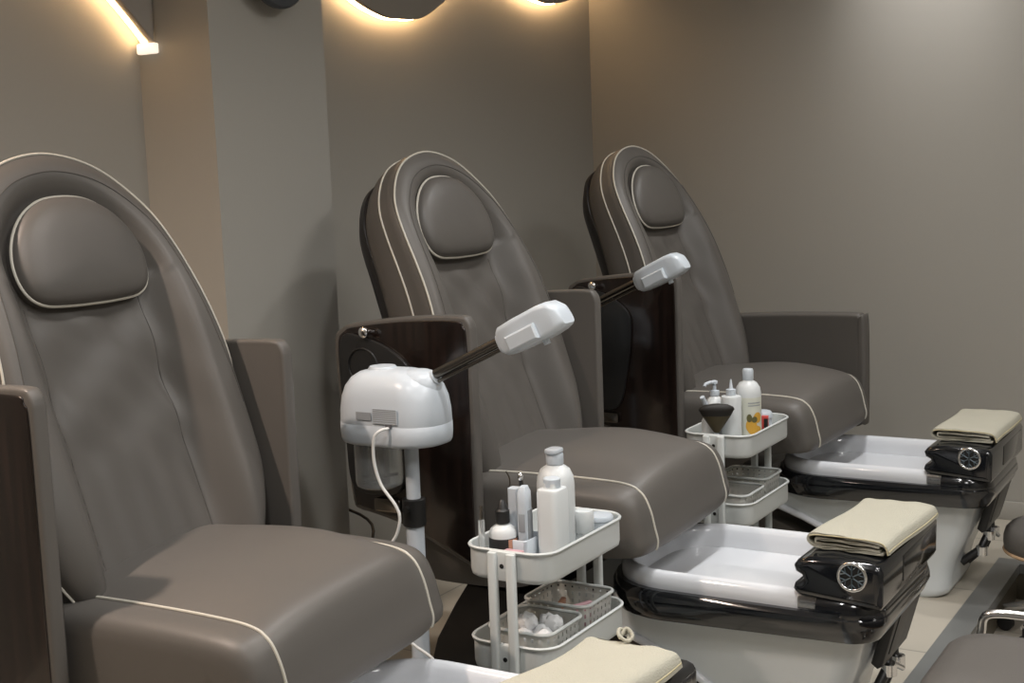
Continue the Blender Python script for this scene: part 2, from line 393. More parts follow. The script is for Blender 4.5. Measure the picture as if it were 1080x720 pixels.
c2 = make_chair()
c2['label'] = 'taupe leather pedicure chair in the middle of the row'
c2.location = (3.02, Y0, PZ)
c1 = copy_tree(c2); c1['label'] = 'nearest taupe pedicure chair, cut by the left edge of the frame'; c1.location = (1.86, Y0 + .155, PZ)
c3 = copy_tree(c2); c3['label'] = 'taupe pedicure chair beside the bare wall, farthest from the viewer'; c3.location = (4.27, Y0 - .005, PZ); c3.rotation_euler = (0, 0, R(-3))
for c in (c1, c2, c3): c['group'] = 'pedicure chairs in a row'
for c, dz, dx in ((c1, -.004, .007), (c2, .006, 0), (c3, .014, .027)):
    for ch in c.children:
        if ch.name.startswith('headrest'): ch.location = (dx, dz * .33, dz)
        if c is c2 and ch.name.startswith(('backrest', 'back_shell')): ch.location = (0, 0, -.010)
        if c is not c1 and ch.name.startswith('seat'): ch.location = (-.008, 0, .014); ch.rotation_euler = (0, R(-2.4), 0)
        if c is c1 and ch.name.startswith('seat'): ch.rotation_euler = (0, R(-3.2), 0); ch.location = (.018, -.004, .012)
# the wall-side armrest of the far chair is let down and forward
for ch in list(c3.children):
    if ch.get('side') == 1:
        for g in list(ch.children): bpy.data.objects.remove(g)
        bm = bmesh.new()
        o3 = cr([(y - Y0, z, 0) for y, z in [(1.345, .79), (1.36, .818), (1.395, .826), (1.60, .822), (1.82, .812), (1.93, .80), (1.95, .76), (1.95, .52), (1.92, .45), (1.80, .435), (1.43, .425), (1.36, .435), (1.345, .47)]], 6, True)
        raw = [(y - Y0, z) for y, z in [(1.345, .79), (1.36, .818), (1.395, .826), (1.60, .822), (1.82, .812), (1.93, .80), (1.95, .76), (1.95, .52), (1.92, .45), (1.80, .435), (1.43, .425), (1.36, .435), (1.345, .47)]]
        rr = []
        for x, ins in ((.297, .024), (.294, .014), (.296, .006), (.304, 0), (.340, 0), (.348, .006), (.350, .014), (.347, .024)):
            rr.append([(x, p.x, p.y) for p in cr([(a, b, 0) for a, b in inset(raw, ins * .9)], 6, True)])
        loft(bm, rr)
        arm = mk('armrest', bm, M['leather'], c3, angle=50)
        bm = bmesh.new(); prism(bm, rrect(1.39 - Y0, 1.46 - Y0, .68, .765, .01), .3515, .362, .003); mk('latch', bm, M['satin'], arm)
        bpy.data.objects.remove(ch)
for o in S.objects:
    if 'side' in o: del o['side']

# ------------------------------------------------------------------ foot spa tubs
YT = 1.12
def make_tub():
    root = thing('foot_spa_tub', '', 'foot spa')
    X0, X1, YA, YB = -.262, .215, .79, 1.455
    def ol(d, n=7): return rrect(X0 + d, X1 - d, YA + d - YT, YB - d - YT, [max(.02, .07 - d), max(.02, .07 - d), max(.03, .17 - d), max(.03, .17 - d)], n)
    def ring(d, z): return [(a, b, z) for a, b in ol(d)]
    bm = bmesh.new()
    loft(bm, [ring(.004, .36), ring(0, .385), ring(.002, .400), ring(.008, .411), ring(.018, .416), ring(.028, .412), ring(.034, .401), ring(.038, .385), ring(.050, .33), ring(.070, .265), ring(.10, .245), ring(.15, .24)])
    mk('basin', bm, M['tub'], root, angle=70)
    # glossy black band under the rim
    bm = bmesh.new()
    def bring(d, z, k): return [(a, b, z - k * max(0, b + YT - .9)) for a, b in ol(d)]
    loft(bm, [bring(.02, .375, 0), bring(-.012, .374, 0), bring(-.020, .366, 0.01), bring(-.021, .350, .03), bring(-.015, .338, .05), bring(-.010, .325, .05), bring(.0, .310, .03), bring(.03, .302, .0)], False, False)
    mk('band', bm, M['black'], root, angle=35)
    # console with loudspeaker at the foot end
    co = [(.772, .395), (.767, .405), (.766, .478), (.772, .490), (.785, .495), (.895, .499), (.930, .496), (.955, .487), (.964, .475), (.960, .460), (.946, .453), (.942, .446), (.948, .440), (.962, .434), (.966, .421), (.958, .411), (.945, .405), (.90, .402)]
    bm = bmesh.new(); prism(bm, [(a - YT, b) for a, b in co], -.272, .222, .016, seg=4)
    con = mk('console', bm, M['black'], root, angle=45)
    bm = bmesh.new(); xs = -.2735
    tube(bm, [(xs, .830 - YT + .030 * math.cos(a), .466 + .030 * math.sin(a)) for a in (2 * math.pi * k / 36 for k in range(36))], .0042, True, 10); mk('speaker_ring', bm, M['chrome'], con)
    bm = bmesh.new()
    loft(bm, [[(x, .830 - YT + r * math.cos(a), .466 + r * math.sin(a)) for a in (2 * math.pi * k / 28 for k in range(28))] for r, x in ((.029, xs + .004), (.029, xs - .0005), (.015, xs - .002))])
    mk('speaker_cone', bm, M['satin'], con)
    bm = bmesh.new()
    for k in range(6):
        a = R(60 * k + 30); ca, sa = math.cos(a), math.sin(a)
        pt = lambda r, w: (xs - .003, .830 - YT + ca * r - sa * w, .466 + sa * r + ca * w)
        tube(bm, [pt(.003, 0), pt(.028, 0)], .0016, n=6)
        tube(bm, [pt(.024, -.009), pt(.015, 0), pt(.024, .009)], .0014, n=6)
    mk('speaker_grille', bm, M['grille'], con)
    # seam panels on the front of the console
    bm = bmesh.new(); box(bm, -.10, .19, .7645 - YT, .77 - YT, .415, .475, .002); mk('front_panel', bm, M['black'], con)
    # chrome clip on the near rim
    bm = bmesh.new()
    prof = [(-.001, .376), (-.0025, .386), (-.001, .401), (.007, .413), (.018, .4185), (.029, .414), (.0365, .401)]
    for sx in (0, 1):
        bm = bmesh.new(); loft(bm, [[((X1 - a) if sx else (X0 + a), y - YT, z) for a, z in prof] for y in (.914, .917, .953, .956)], closed=False, cap0=False, cap1=False)
        bmesh.ops.solidify(bm, geom=bm.faces[:], thickness=-.0015)
        mk('rim_clip', bm, M['chrome'], root)
    prof = [(-.012, .352), (-.018, .372), (-.012, .395), (.000, .410), (.016, .4175), (.030, .414), (.038, .400)]
    base = ol(0); N0 = len(base); idx = [i for i in list(range(N0))]
    q = 8   # the first two corners of the outline are the foot-end ones
    path = [(X0, .912)] + [None] * (2 * q) + [(X1, .912)]
    def ring_at(k):
        out = []
        for d, z in prof:
            o = ol(d)
            if k == 0: out.append((X0 + d, .912 - YT, z))
            elif k == 2 * q + 1: out.append((X1 - d, .912 - YT, z))
            else: out.append((*o[k - 1], z))
        return out
    bm = bmesh.new(); loft(bm, [ring_at(k) for k in range(2 * q + 2)], closed=False, cap0=False, cap1=False)
    mk('rim_cover', bm, M['black'], root, angle=50)
    # pedestal
    def wz(x, z):   # the pedestal narrows downwards, then flares into a foot
        return x * (.88 + .12 * sm(.02, .33, z) + .05 * sm(.09, .0, z))
    def at(tab, z):
        for (z0, v0), (z1, v1) in zip(tab, tab[1:]):
            if z0 <= z <= z1: return v0 + (v1 - v0) * (z - z0) / (z1 - z0)
    FR = [(0, .930), (.012, .912), (.03, .905), (.06, .906), (.115, .893), (.20, .856), (.29, .834), (.34, .832)]
    RE = [(0, 1.125), (.012, 1.138), (.03, 1.142), (.06, 1.146), (.09, 1.160), (.13, 1.195), (.19, 1.305), (.245, 1.425), (.262, 1.45), (.34, 1.445)]
    bm = bmesh.new(); rings = []
    for z in (0, .004, .012, .03, .06, .09, .115, .13, .16, .19, .22, .245, .262, .29, .335):
        k = .006 * (1 - min(1, z / .012))
        rings.append([(a, b, z) for a, b in rrect(wz(-.20, z) - .02 + k, wz(.195, z) - .02 - k, at(FR, z) - YT, at(RE, z) - YT, [.055, .055, .025, .025], 6)])
    loft(bm, rings)
    ped = mk('pedestal', bm, M['ped'], root, angle=50)
    for sx in (-.222, .177):
        bm = bmesh.new(); tube(bm, [(wz(sx + .02, z) - .02, y - YT, z) for y, z in ((1.44, .252), (1.36, .222), (1.25, .172), (1.18, .128), (1.145, .075))], .011, n=10)
        mk('edge_trim', bm, M['tub'], ped)
    # pipe cover and chrome fittings on the front
    bm = bmesh.new(); prism(bm, [(a - YT, b) for a, b in [(.778, .352), (.805, .352), (.850, .198), (.835, .186), (.822, .194)]], -.07, .15, .006); cov = mk('pipe_cover', bm, M['satin'], root, angle=30)
    bm = bmesh.new(); prism(bm, [(a - YT, b) for a, b in [(.7825, .325), (.788, .325), (.818, .218), (.8125, .218)]], -.045, .13, .002); mk('cover_plate', bm, M['satin'], cov, angle=30)
    bm = bmesh.new()
    tube(bm, [(.03, .84 - YT, .20), (.0, .83 - YT, .165), (-.03, .845 - YT, .125), (-.05, .90 - YT, .08)], .013, n=10)
    tube(bm, [(.09, .84 - YT, .20), (.09, .835 - YT, .155), (.06, .85 - YT, .11), (.04, .90 - YT, .06)], .011, n=10)
    mk('hose', bm, M['satin'], root)
    bm = bmesh.new()
    for (x, y, z) in ((.0, .825, .165), (-.03, .842, .12), (.09, .83, .155)):
        lathe(bm, [(.012, -.016), (.018, -.014), (.018, .014), (.012, .016)], 14, (x, y - YT, z))
    tube(bm, [(-.01, .815 - YT, .185), (.06, .81 - YT, .15)], .007, n=8)
    mk('valve', bm, M['chrome'], root)
    # low grey drain plinth under the heel end
    bm = bmesh.new(); prism(bm, [(a - YT, b) for a, b in [(1.20, .0), (1.22, .09), (1.34, .15), (1.46, .20), (1.53, .222), (1.54, .0)]], -.205, .16, .006); mk('drain_plinth', bm, M['plinth'], root, angle=30)
    return root
tubs = [make_tub()]
tubs[0].location = (3.02, YT, PZ); tubs[0]['label'] = 'white foot spa tub with black console in front of the middle chair'
t3 = copy_tree(tubs[0]); t3.location = (4.27, YT + .025, PZ); t3['label'] = 'white foot spa tub with black console next to the bare wall'
t1 = copy_tree(tubs[0]); t1.location = (1.87, YT + .14, PZ); t1['label'] = 'white foot spa tub at the bottom edge, mostly cut off, before the nearest chair'
for o in (tubs[0], t1, t3): o['group'] = 'foot spa tubs'

# ------------------------------------------------------------------ folded towels
def ribbon(path, th):
    pts = cr([(a, b, 0) for a, b in path], 6); L = []; Rr = []
    for i, p in enumerate(pts):
        d = (pts[min(i + 1, len(pts) - 1)] - pts[max(i - 1, 0)]).normalized(); nn = Vector((-d.y, d.x, 0))
        L.append(p + nn * th / 2); Rr.append(p - nn * th / 2)
    return L + Rr[::-1]
def make_towel(name, label, x0, x1, yc, loc, rz=0, wave=1.0, droop=.0, ys=1.0):
    root = thing(name, label, 'towel', loc, rz, 'folded beige towels on the tubs'); root.scale = (1, ys, 1)
    outer = [(-.100, .004), (-.06, .003), (.03, .003), (.078, .003), (.094, .008), (.100, .017), (.094, .026), (.07, .030), (.0, .031), (-.07, .030), (-.098, .026), (-.108, .016), (-.112, .002)]
    inner = [(-.092, .010), (.0, .009), (.07, .009), (.080, .0145), (.07, .020), (.0, .021), (-.09, .020)]
    for nm, path, th in (('outer_fold', outer, .0055), ('inner_fold', inner, .0048)):
        bm = bmesh.new(); rb = ribbon(path, th); rows = []
        for k in range(15):
            u = k / 14; x = x0 + (x1 - x0) * u
            rows.append([(x + .004 * math.sin(9 * p.x * 10), p.x + wave * .006 * math.sin(5 * u + 1) , p.y * (1 + wave * .12 * math.sin(4.2 * u + 12 * p.x)) - droop * max(0, u - .75) * max(0, -p.x) * 3) for p in rb])
        loft(bm, rows); mk(nm, bm, M['towel'], root, angle=60)
    bm = bmesh.new()
    tube(bm, [(x0 - .0025, p.x + wave * .006 * math.sin(1), p.y) for p in cr([(a, b + .001, 0) for a, b in outer[6:]], 4)], .0016, n=6); mk('hem', bm, M['hem'], root)
    bm = bmesh.new(); tube(bm, [(x0 + (x1 - x0) * k / 14, -.1135 + wave * .006 * math.sin(5 * k / 14 + 1), .010 * (1 + wave * .12 * math.sin(4.2 * k / 14 + 12 * -.11))) for k in range(15)], .0014, n=6); mk('hem', bm, M['hem'], root)
    return root
ZT = PZ + .5005
make_towel('folded_towel', 'folded beige towel on the console of the middle foot spa tub', -.200, .165, 0, (3.015, .856, ZT), R(-2), .8, 0, .86)
make_towel('folded_towel', 'folded beige towel on the tub console next to the bare wall', -.195, .18, 0, (4.27, .892, ZT), R(0), .5, 0, .9)
make_towel('folded_towel', 'rumpled beige towel at the bottom edge, on the nearest tub', -.23, .16, 0, (1.868, 1.022, ZT), R(-3), 1.6, 0, .9)
bm = bmesh.new()
tube(bm, cr([(0, 0, .006), (.016, .010, .018), (.004, .026, .030), (-.016, .018, .020), (-.012, -.004, .008), (.004, -.010, .018), (.010, .010, .032), (-.006, .020, .012), (.018, .030, .008), (.030, .020, .012), (.020, .004, .007)], 6), .0048, n=8)
kn = mk('cloth_tie', bm, M['towel']); tag(kn, 'small crumpled cloth tie lying on the towel at the bottom edge', 'tie'); kn.location = (2.035, 1.015, ZT + .027); kn.scale = (.7, .7, .7)

# ------------------------------------------------------------------ trolleys
LX, LY = .184, .105
def tray(bm, z, h=.066):
    def rg(d, zz): return [(a, b, zz) for a, b in rrect(-LX + d, LX - d, -LY + d, LY - d, max(.008, .05 - d), 6)]
    loft(bm, [rg(.010, z - h), rg(.004, z - h + .004), rg(.002, z - h + .012), rg(.002, z - .006), rg(-.002, z - .004), rg(-.003, z), rg(0, z + .003), rg(.004, z + .001), rg(.005, z - .005), rg(.005, z - h + .010), rg(.010, z - h + .006), rg(.05, z - h + .005)])
def make_trolley():
    root = thing('trolley', '', 'trolley')
    for z in (.586, .386, .186):
        bm = bmesh.new(); tray(bm, z); mk('tray', bm, M['tray'], root, angle=50)
    for sx in (-1, 1):
        for yy in (-.022, .022):
            bm = bmesh.new(); x = sx * (LX + .007)
            prism(bm, rrect(x - .008, x + .008, yy - .0105, yy + .0105, .006, 4), .06, .584, axis='z', bev=.003); mk('post', bm, M['tray'], root)
        for z in (.556, .356, .156):
            bm = bmesh.new(); x = sx * (LX + .003); box(bm, x - .004, x + .004, -.032, .032, z - .032, z + .030, .003); br = mk('bracket', bm, M['tray'], root)
            bm = bmesh.new(); xx = x + sx * .004
            loft(bm, [[(xx + sx * d, .005 * math.cos(a), z + .005 * math.sin(a)) for a in (2 * math.pi * k / 12 for k in range(12))] for d in (-.001, .0012)]); mk('screw', bm, M['satin'], br)
    for sx in (-1, 1):
        for sy in (-1, 1):
            bm = bmesh.new(); x, y = sx * (LX - .02), sy * (.07)
            loft(bm, [[(x + .023 * math.cos(a), y + d, .024 + .023 * math.sin(a)) for a in (2 * math.pi * k / 18 for k in range(18))] for d in (-.008, .008)])
            cw = mk('caster', bm, M['satin'], root)
            bm = bmesh.new(); box(bm, x - .008, x + .008, y - .013, y + .013, .046, .056); box(bm, x - .01, x + .01, y - .011, y - .009, .02, .05); box(bm, x - .01, x + .01, y + .009, y + .011, .02, .05)
            box(bm, x - .004, x + .004, y - .004, y + .004, .055, .122); mk('fork', bm, M['tray'], cw)
    return root
T2 = (2.445, 1.410, PZ); T3 = (3.700, 1.462, PZ)
tr2 = make_trolley(); tr2.location = T2; tr2['label'] = 'white three-tier trolley between the nearest and the middle chair'
tr3 = copy_tree(tr2); tr3.location = T3; tr3['label'] = 'white three-tier trolley between the middle and the far chair'
for o in (tr2, tr3): o['group'] = 'white trolleys'
TOPZ = PZ + .586 - .0595; MIDZ = PZ + .386 - .0595

# ---- perforated baskets
def make_basket(label, loc, lx, ly, h):
    root = thing('storage_basket', label, 'basket', loc, 0, 'perforated baskets on the trolleys')
    def rg(d, zz): return [(a, b, zz) for a, b in rrect(-lx + d, lx - d, -ly + d, ly - d, .025, 8)]
    # wall with real holes: a fine grid round the outline with faces left out
    bm = bmesh.new()
    base = []
    o = rrect(-lx + .006, lx - .006, -ly + .006, ly - .006, .022, 8)
    L = [0]
    for i in range(len(o)): L.append(L[-1] + math.dist(o[i], o[(i + 1) % len(o)]))
    tot = L[-1]; N = int(tot / .0045) // 4 * 4; P = []
    for k in range(N):
        d = tot * k / N; i = max(j for j in range(len(o)) if L[j] <= d); u = (d - L[i]) / max(1e-9, L[i + 1] - L[i]); a, b = o[i], o[(i + 1) % len(o)]
        P.append((a[0] + (b[0] - a[0]) * u, a[1] + (b[1] - a[1]) * u))
    nz = int(h / .0045)
    V = [[bm.verts.new((p[0] * (.94 + .06 * j / nz), p[1] * (.94 + .06 * j / nz), .002 + (h - .004) * j / nz)) for p in P] for j in range(nz + 1)]
    for j in range(nz):
        for k in range(N):
            hole = 2 <= j < nz - 1 and ((j % 4 in (2, 3) and k % 4 in (0,)) if True else False) and j > nz * .35
            if not hole: bm.faces.new((V[j][k], V[j][(k + 1) % N], V[j + 1][(k + 1) % N], V[j + 1][k]))
    bm.faces.new(V[0][::-1])
    bmesh.ops.solidify(bm, geom=bm.faces[:], thickness=.0018)
    mk('wall', bm, M['basket'], root, angle=30)
    bm = bmesh.new(); tube(bm, rg(.004, h)[:], .004, True); mk('rim', bm, M['tray'], root)
    return root
make_basket('perforated grey basket with white cotton pads, near end of the nearer trolley', (T2[0] - .083, T2[1] - .012, MIDZ), .083, .080, .082)
make_basket('perforated grey basket with reddish sachets, far end of the nearer trolley', (T2[0] + .083, T2[1] - .004, MIDZ), .078, .084, .090)
make_basket('smaller perforated grey basket in the far trolley, half hidden by the middle seat', (T3[0] - .083, T3[1] - .010, MIDZ), .083, .080, .080)
make_basket('larger perforated grey basket at the wall end of the far trolley', (T3[0] + .083, T3[1] - .002, MIDZ), .078, .084, .092)
# cotton pads: three small stacks in the near basket
k = 0
for (dx, dy, z0, rx) in ((-.02, -.02, .004, .1), (.025, -.015, .004, -.15), (0, .02, .004, .2), (.0, -.01, .034, .3), (.03, .02, .03, -.3), (-.03, .015, .032, .25), (.02, -.03, .05, .2), (-.01, .01, .06, -.2), (.035, -.01, .045, .1), (-.025, -.03, .04, .5)):
    bm = bmesh.new(); bmesh.ops.create_icosphere(bm, subdivisions=3, radius=.021)
    for v in bm.verts:
        c = v.co.normalized(); v.co *= 1 + .10 * math.sin(5 * c.x + k) * math.sin(6 * c.y + 2 * k) + .09 * math.sin(11 * c.z + 7 * c.x + k) * math.sin(9 * c.y - k) + random.uniform(-.03, .03)
        v.co.z = max(v.co.z, -.018) + .018
    k += 1
    o = mk('cotton_ball', bm, M['cotton']); o.location = (T2[0] - .083 + dx, T2[1] - .012 + dy, MIDZ + z0 + .003); o.rotation_euler = (rx, rx * .6, dx * 40)
    tag(o, 'white cotton ball in the near basket of the nearer trolley', 'cotton ball', 'cotton balls in the basket')
for i, (dx, dy, rz, m, lab) in enumerate(((-.03, .01, .3, 'copper', 'reddish brown sachet standing in the far basket of the nearer trolley'), (.02, -.02, -.4, 'pink', 'pink sachet lying in the far basket of the nearer trolley'))):
    bm = bmesh.new(); box(bm, -.028, .028, -.006, .006, 0, .078 if i == 0 else .062, .003); 
    o = mk('sachet', bm, M[m]); o.location = (T2[0] + .083 + dx, T2[1] + dy, MIDZ + .005); o.rotation_euler = (.12, 0, rz); tag(o, lab, 'sachet')

# ---- bottles and tools on the nearer trolley (top tray)
def P2(x, y, z=0): return (x, y, TOPZ + z)
t = thing('dropper_bottle', 'small white bottle with black cap and black copper label', 'bottle', P2(2.345, 1.460)); t.scale = (1.15, 1.15, 1.34)
bm = bmesh.new(); lathe(bm, [(.018, 0), (.0245, .002), (.026, .006), (.026, .052), (.024, .060), (.016, .066), (.009, .069), (.009, .074)]); mk('body', bm, M['milky'], t)
bm = bmesh.new(); lathe(bm, [(.0264, .012), (.0268, .0125), (.0268, .0475), (.0264, .048)], 32); lb = mk('wrap_label', bm, M['satin'], t)
bm = bmesh.new()
loft(bm, [[(.0272 * math.cos(R(a)), .0272 * math.sin(R(a)), z) for a in range(-128, -72, 4)] for z in (.013, .047)], closed=False, cap0=False, cap1=False); mk('copper_stripe', bm, M['copper'], lb)
bm = bmesh.new(); lathe(bm, [(.0125, .070), (.0135, .072), (.0135, .090), (.011, .092), (.010, .094), (.006, .104), (.003, .107)], 20); mk('cap', bm, M['satin'], t)

t = thing('square_bottle', 'frosted white flat-shouldered bottle in front on the nearer trolley', 'bottle', P2(2.402, 1.369)); t.scale = (1, 1, 1.05)
bm = bmesh.new()
def sq(r, z, e=.5): return [(a, b, z) for a, b in rrect(-r, r, -r * .85, r * .85, r * e, 6)]
loft(bm, [sq(.026, 0), sq(.030, .003), sq(.0315, .010), sq(.0315, .150), sq(.029, .156), sq(.019, .158), sq(.0175, .162), sq(.0175, .168)]); mk('body', bm, M['milky'], t, angle=50)
bm = bmesh.new(); lathe(bm, [(.018, .158), (.0185, .160), (.0185, .176), (.0165, .178)]); mk('cap', bm, M['white'], t)

t = thing('flip_top_bottle', 'round-shouldered white bottle with flip cap on the nearer trolley', 'bottle', P2(2.476, 1.402)); t.scale = (1.04, 1.04, 1.03)
bm = bmesh.new(); lathe(bm, [(.032, 0), (.038, .003), (.040, .012), (.040, .150), (.038, .166), (.031, .182), (.020, .190), (.0165, .192), (.0165, .196)], 32); mk('body', bm, M['milky'], t)
bm = bmesh.new(); lathe(bm, [(.018, .193), (.0185, .194), (.0185, .214), (.0175, .216)], 24); fc = mk('cap', bm, M['white'], t)
bm = bmesh.new(); prism(bm, rrect(-.024, .019, -.017, .017, .015, 5), .2165, .227, axis='z', bev=.004); mk('flip_lid', bm, M['white'], fc)

t = thing('glass_jar', 'small clear round jar with a frosted lid on the nearer trolley', 'jar', P2(2.508, 1.352)); t.scale = (.84, .84, 1.3)
bm = bmesh.new(); lathe(bm, [(.026, 0), (.034, .003), (.036, .010), (.034, .022), (.026, .030), (.025, .034)], 32); mk('body', bm, M['clear'], t)
bm = bmesh.new(); lathe(bm, [(.0255, .0345), (.0265, .036), (.0265, .066), (.024, .071), (.012, .073)], 32); mk('lid', bm, M['milky'], t)

t = thing('lidded_dish', 'low round white dish with a lid at the far end of the nearer trolley', 'dish', P2(2.582, 1.354)); t.scale = (.78, .78, .98)
bm = bmesh.new(); lathe(bm, [(.034, 0), (.038, .002), (.040, .050), (.0385, .053)], 32); mk('bowl', bm, M['white'], t)
bm = bmesh.new(); lathe(bm, [(.0395, .0535), (.042, .055), (.042, .061), (.038, .066), (.015, .069)], 32); mk('lid', bm, M['white'], t)

t = thing('tool_holder', 'small white open box holding two devices on the nearer trolley', 'holder', P2(2.374, 1.432))
def hb(d, z): return [(a, b, z) for a, b in rrect(-.040 + d, .040 - d, -.034 + d, .034 - d, .008, 4)]
bm = bmesh.new(); loft(bm, [hb(.002, 0), hb(0, .003), hb(0, .060), hb(.0015, .062), hb(.003, .060), hb(.003, .004)]); mk('box', bm, M['white'], t)
HZ = .0045
t = thing('nail_device', 'tall white hand-held device at the front of the tool holder', 'device', P2(2.370, 1.420, HZ), R(12)); t.scale = (1.15, 1.15, 1.30)
bm = bmesh.new(); ring = lambda sc, z, l: [(a, b + l, z) for a, b in rrect(-.017 * sc, .017 * sc, -.010 * sc, .010 * sc, .006 * sc, 4)]
loft(bm, [ring(.9, 0, 0), ring(1, .004, 0), ring(1, .100, -.000), ring(.95, .118, 0), ring(.6, .128, 0)]); mk('body', bm, M['white'], t)
bm = bmesh.new(); box(bm, -.0185, -.0172, -.006, .006, .055, .085, .0004); mk('button', bm, M['label'], t)
bm = bmesh.new(); prism(bm, rrect(-.012, .012, -.0115, -.0100, .0005, 2), .03, .09, axis='z'); mk('face_panel', bm, M['label'], t)
t = thing('nail_file_block', 'narrow white block standing at the back of the tool holder', 'nail file', P2(2.384, 1.452, HZ), R(5)); t.scale = (1, 1, 1.30)
bm = bmesh.new(); loft(bm, [[(a, b, z) for a, b in rrect(-.013, .013, -.011, .011, .004, 3)] for z in (0, .02, .08, .121)]); mk('block', bm, M['white'], t)
t = thing('ball_tip_tool', 'thin dark tool with a silver ball tip in the tool holder', 'nail tool', P2(2.401, 1.446, HZ)); t.scale = (1, 1, 1.40)
bm = bmesh.new(); tube(bm, [(0, 0, 0), (0, 0, .122)], .0032); mk('handle', bm, M['satin'], t)
bm = bmesh.new(); bmesh.ops.create_uvsphere(bm, u_segments=14, v_segments=10, radius=.0065, matrix=Matrix.Translation((0, 0, .127))); mk('ball', bm, M['chrome'], t)
t = thing('wire_tweezers', 'pair of thin curved metal tweezers standing behind the dropper bottle', 'tweezers', P2(2.425, 1.470)); t.scale = (1, 1, 1.22)
for s in (-1, 1):
    bm = bmesh.new(); tube(bm, cr([(0, s * .002, .002), (.0, s * .012, .05), (.0, s * .020, .10), (.004, s * .016 + .004, .135), (.006, s * .016 + .014, .150)], 6), .0016, n=6); mk('arm', bm, M['steel'], t)
t = thing('clear_tube', 'thin clear tube leaning at the chair end of the nearer trolley', 'tube', P2(2.296, 1.484))
bm = bmesh.new(); tube(bm, [(0, 0, .002), (.006, .003, .055), (.012, .006, .105)], .007, n=12); mk('tube_body', bm, M['clear'], t)
bm = bmesh.new(); tube(bm, [(.0122, .006, .107), (.016, .008, .135)], .0035, n=8); mk('nozzle', bm, M['steel'], t)
bm = bmesh.new(); box(bm, -.018, .018, -.022, .022, 0, .048, .004); o = mk('pink_packet', bm, M['pink']); o.location = P2(2.315, 1.478 - .05 + .03); o.location = P2(2.303, 1.415); tag(o, 'pale pink packet in the corner of the nearer trolley tray', 'packet')

# ---- bottles on the far trolley
def P3(x, y, z=0): return (x, y, TOPZ + z)
t = thing('pump_bottle', 'white bottle with a pump nozzle on the far trolley', 'bottle', P3(3.645, 1.512))
bm = bmesh.new(); lathe(bm, [(.026, 0), (.031, .003), (.032, .012), (.032, .105), (.030, .125), (.022, .142), (.012, .150), (.012, .158)], 28); mk('body', bm, M['milky'], t)
bm = bmesh.new(); lathe(bm, [(.0145, .152), (.0145, .166), (.006, .168), (.005, .186), (.010, .187), (.010, .194), (.004, .197)], 18); tube(bm, [(0, 0, .191), (-.02, .006, .193), (-.040, .012, .190), (-.043, .013, .184)], .005, n=8); mk('pump', bm, M['white'], t)
t = thing('spray_nozzle_bottle', 'short white bottle with an angled spout in front of the pump bottle', 'bottle', P3(3.588, 1.505))
bm = bmesh.new(); lathe(bm, [(.020, 0), (.024, .003), (.024, .085), (.016, .10), (.009, .105), (.009, .112)], 24); mk('body', bm, M['milky'], t)
bm = bmesh.new(); tube(bm, [(0, 0, .105), (-.004, .003, .120), (-.024, .010, .155), (-.027, .011, .160)], .007, rads=[.009, .008, .0075, .0075]); mk('spout', bm, M['white'], t)
t = thing('applicator_bottle', 'slim white bottle with a pointed tip between pump and wide bottle', 'bottle', P3(3.625, 1.452))
bm = bmesh.new(); lathe(bm, [(.024, 0), (.029, .003), (.030, .010), (.030, .150), (.028, .156), (.014, .158), (.013, .162)], 28); mk('body', bm, M['milky'], t)
bm = bmesh.new(); lathe(bm, [(.0145, .160), (.0145, .176), (.007, .178), (.0055, .182), (.0025, .204), (.0015, .206)], 18); mk('tip', bm, M['white'], t)
bm = bmesh.new(); prism(bm, rrect(-.0312, -.0300, -.012, .004, .0004, 2), .122, .130, axis='z'); mk('print_mark', bm, M['red'], t)
t = thing('lotion_bottle', 'wide bottle with orange fruit label on the far trolley', 'bottle', P3(3.700, 1.428))
bm = bmesh.new(); lathe(bm, [(.030, 0), (.036, .003), (.038, .012), (.038, .155), (.035, .172), (.026, .186), (.016, .192), (.0145, .196)], 32); mk('body', bm, M['milky'], t)
bm = bmesh.new(); lathe(bm, [(.0155, .194), (.0165, .196), (.0165, .222), (.014, .227), (.006, .228)], 20); mk('cap', bm, M['white'], t)
def wrap(bm, r, a0, a1, z0, z1, n=16):
    loft(bm, [[(r * math.cos(R(a0 + (a1 - a0) * k / n)), r * math.sin(R(a0 + (a1 - a0) * k / n)), z) for k in range(n + 1)] for z in (z0, z1)], closed=False, cap0=False, cap1=False)
bm = bmesh.new(); wrap(bm, .0384, 130, 330, .03, .145); pl = mk('front_label', bm, M['paper'], t)
for (a, z, ra, rz2, m, r_) in ((215, .062, 26, .022, 'orange', .0388), (245, .085, 22, .016, 'orange', .0389), (232, .048, 34, .014, 'orange', .0391), (205, .085, 12, .012, 'green', .0392), (228, .080, 14, .009, 'green', .0393)):
    bm = bmesh.new(); ring = [(r_ * math.cos(R(a + ra * math.cos(q))), r_ * math.sin(R(a + ra * math.cos(q))), z + rz2 * math.sin(q)) for q in (2 * math.pi * k / 20 for k in range(20))]
    bm.faces.new([bm.verts.new(p) for p in ring]); bmesh.ops.triangulate(bm, faces=bm.faces[:]); mk('fruit_print', bm, M[m], pl, smooth=False)
bm = bmesh.new()
for z in (.128, .120): wrap(bm, .0388, 200, 262, z, z + .003)
mk('print_lines', bm, M['label'], pl)
t = thing('red_carton', 'small red carton at the wall end of the far trolley', 'carton', P3(3.778, 1.412), R(14))
bm = bmesh.new(); box(bm, -.011, .011, -.016, .016, 0, .072, .001); mk('carton', bm, M['red'], t)
bm = bmesh.new(); box(bm, -.0118, -.0105, -.016, -.004, .008, .066, .0004); mk('dark_stripe', bm, M['satin'], t)
t = thing('white_tub', 'white rounded tub behind the red carton', 'tub', P3(3.815, 1.430))
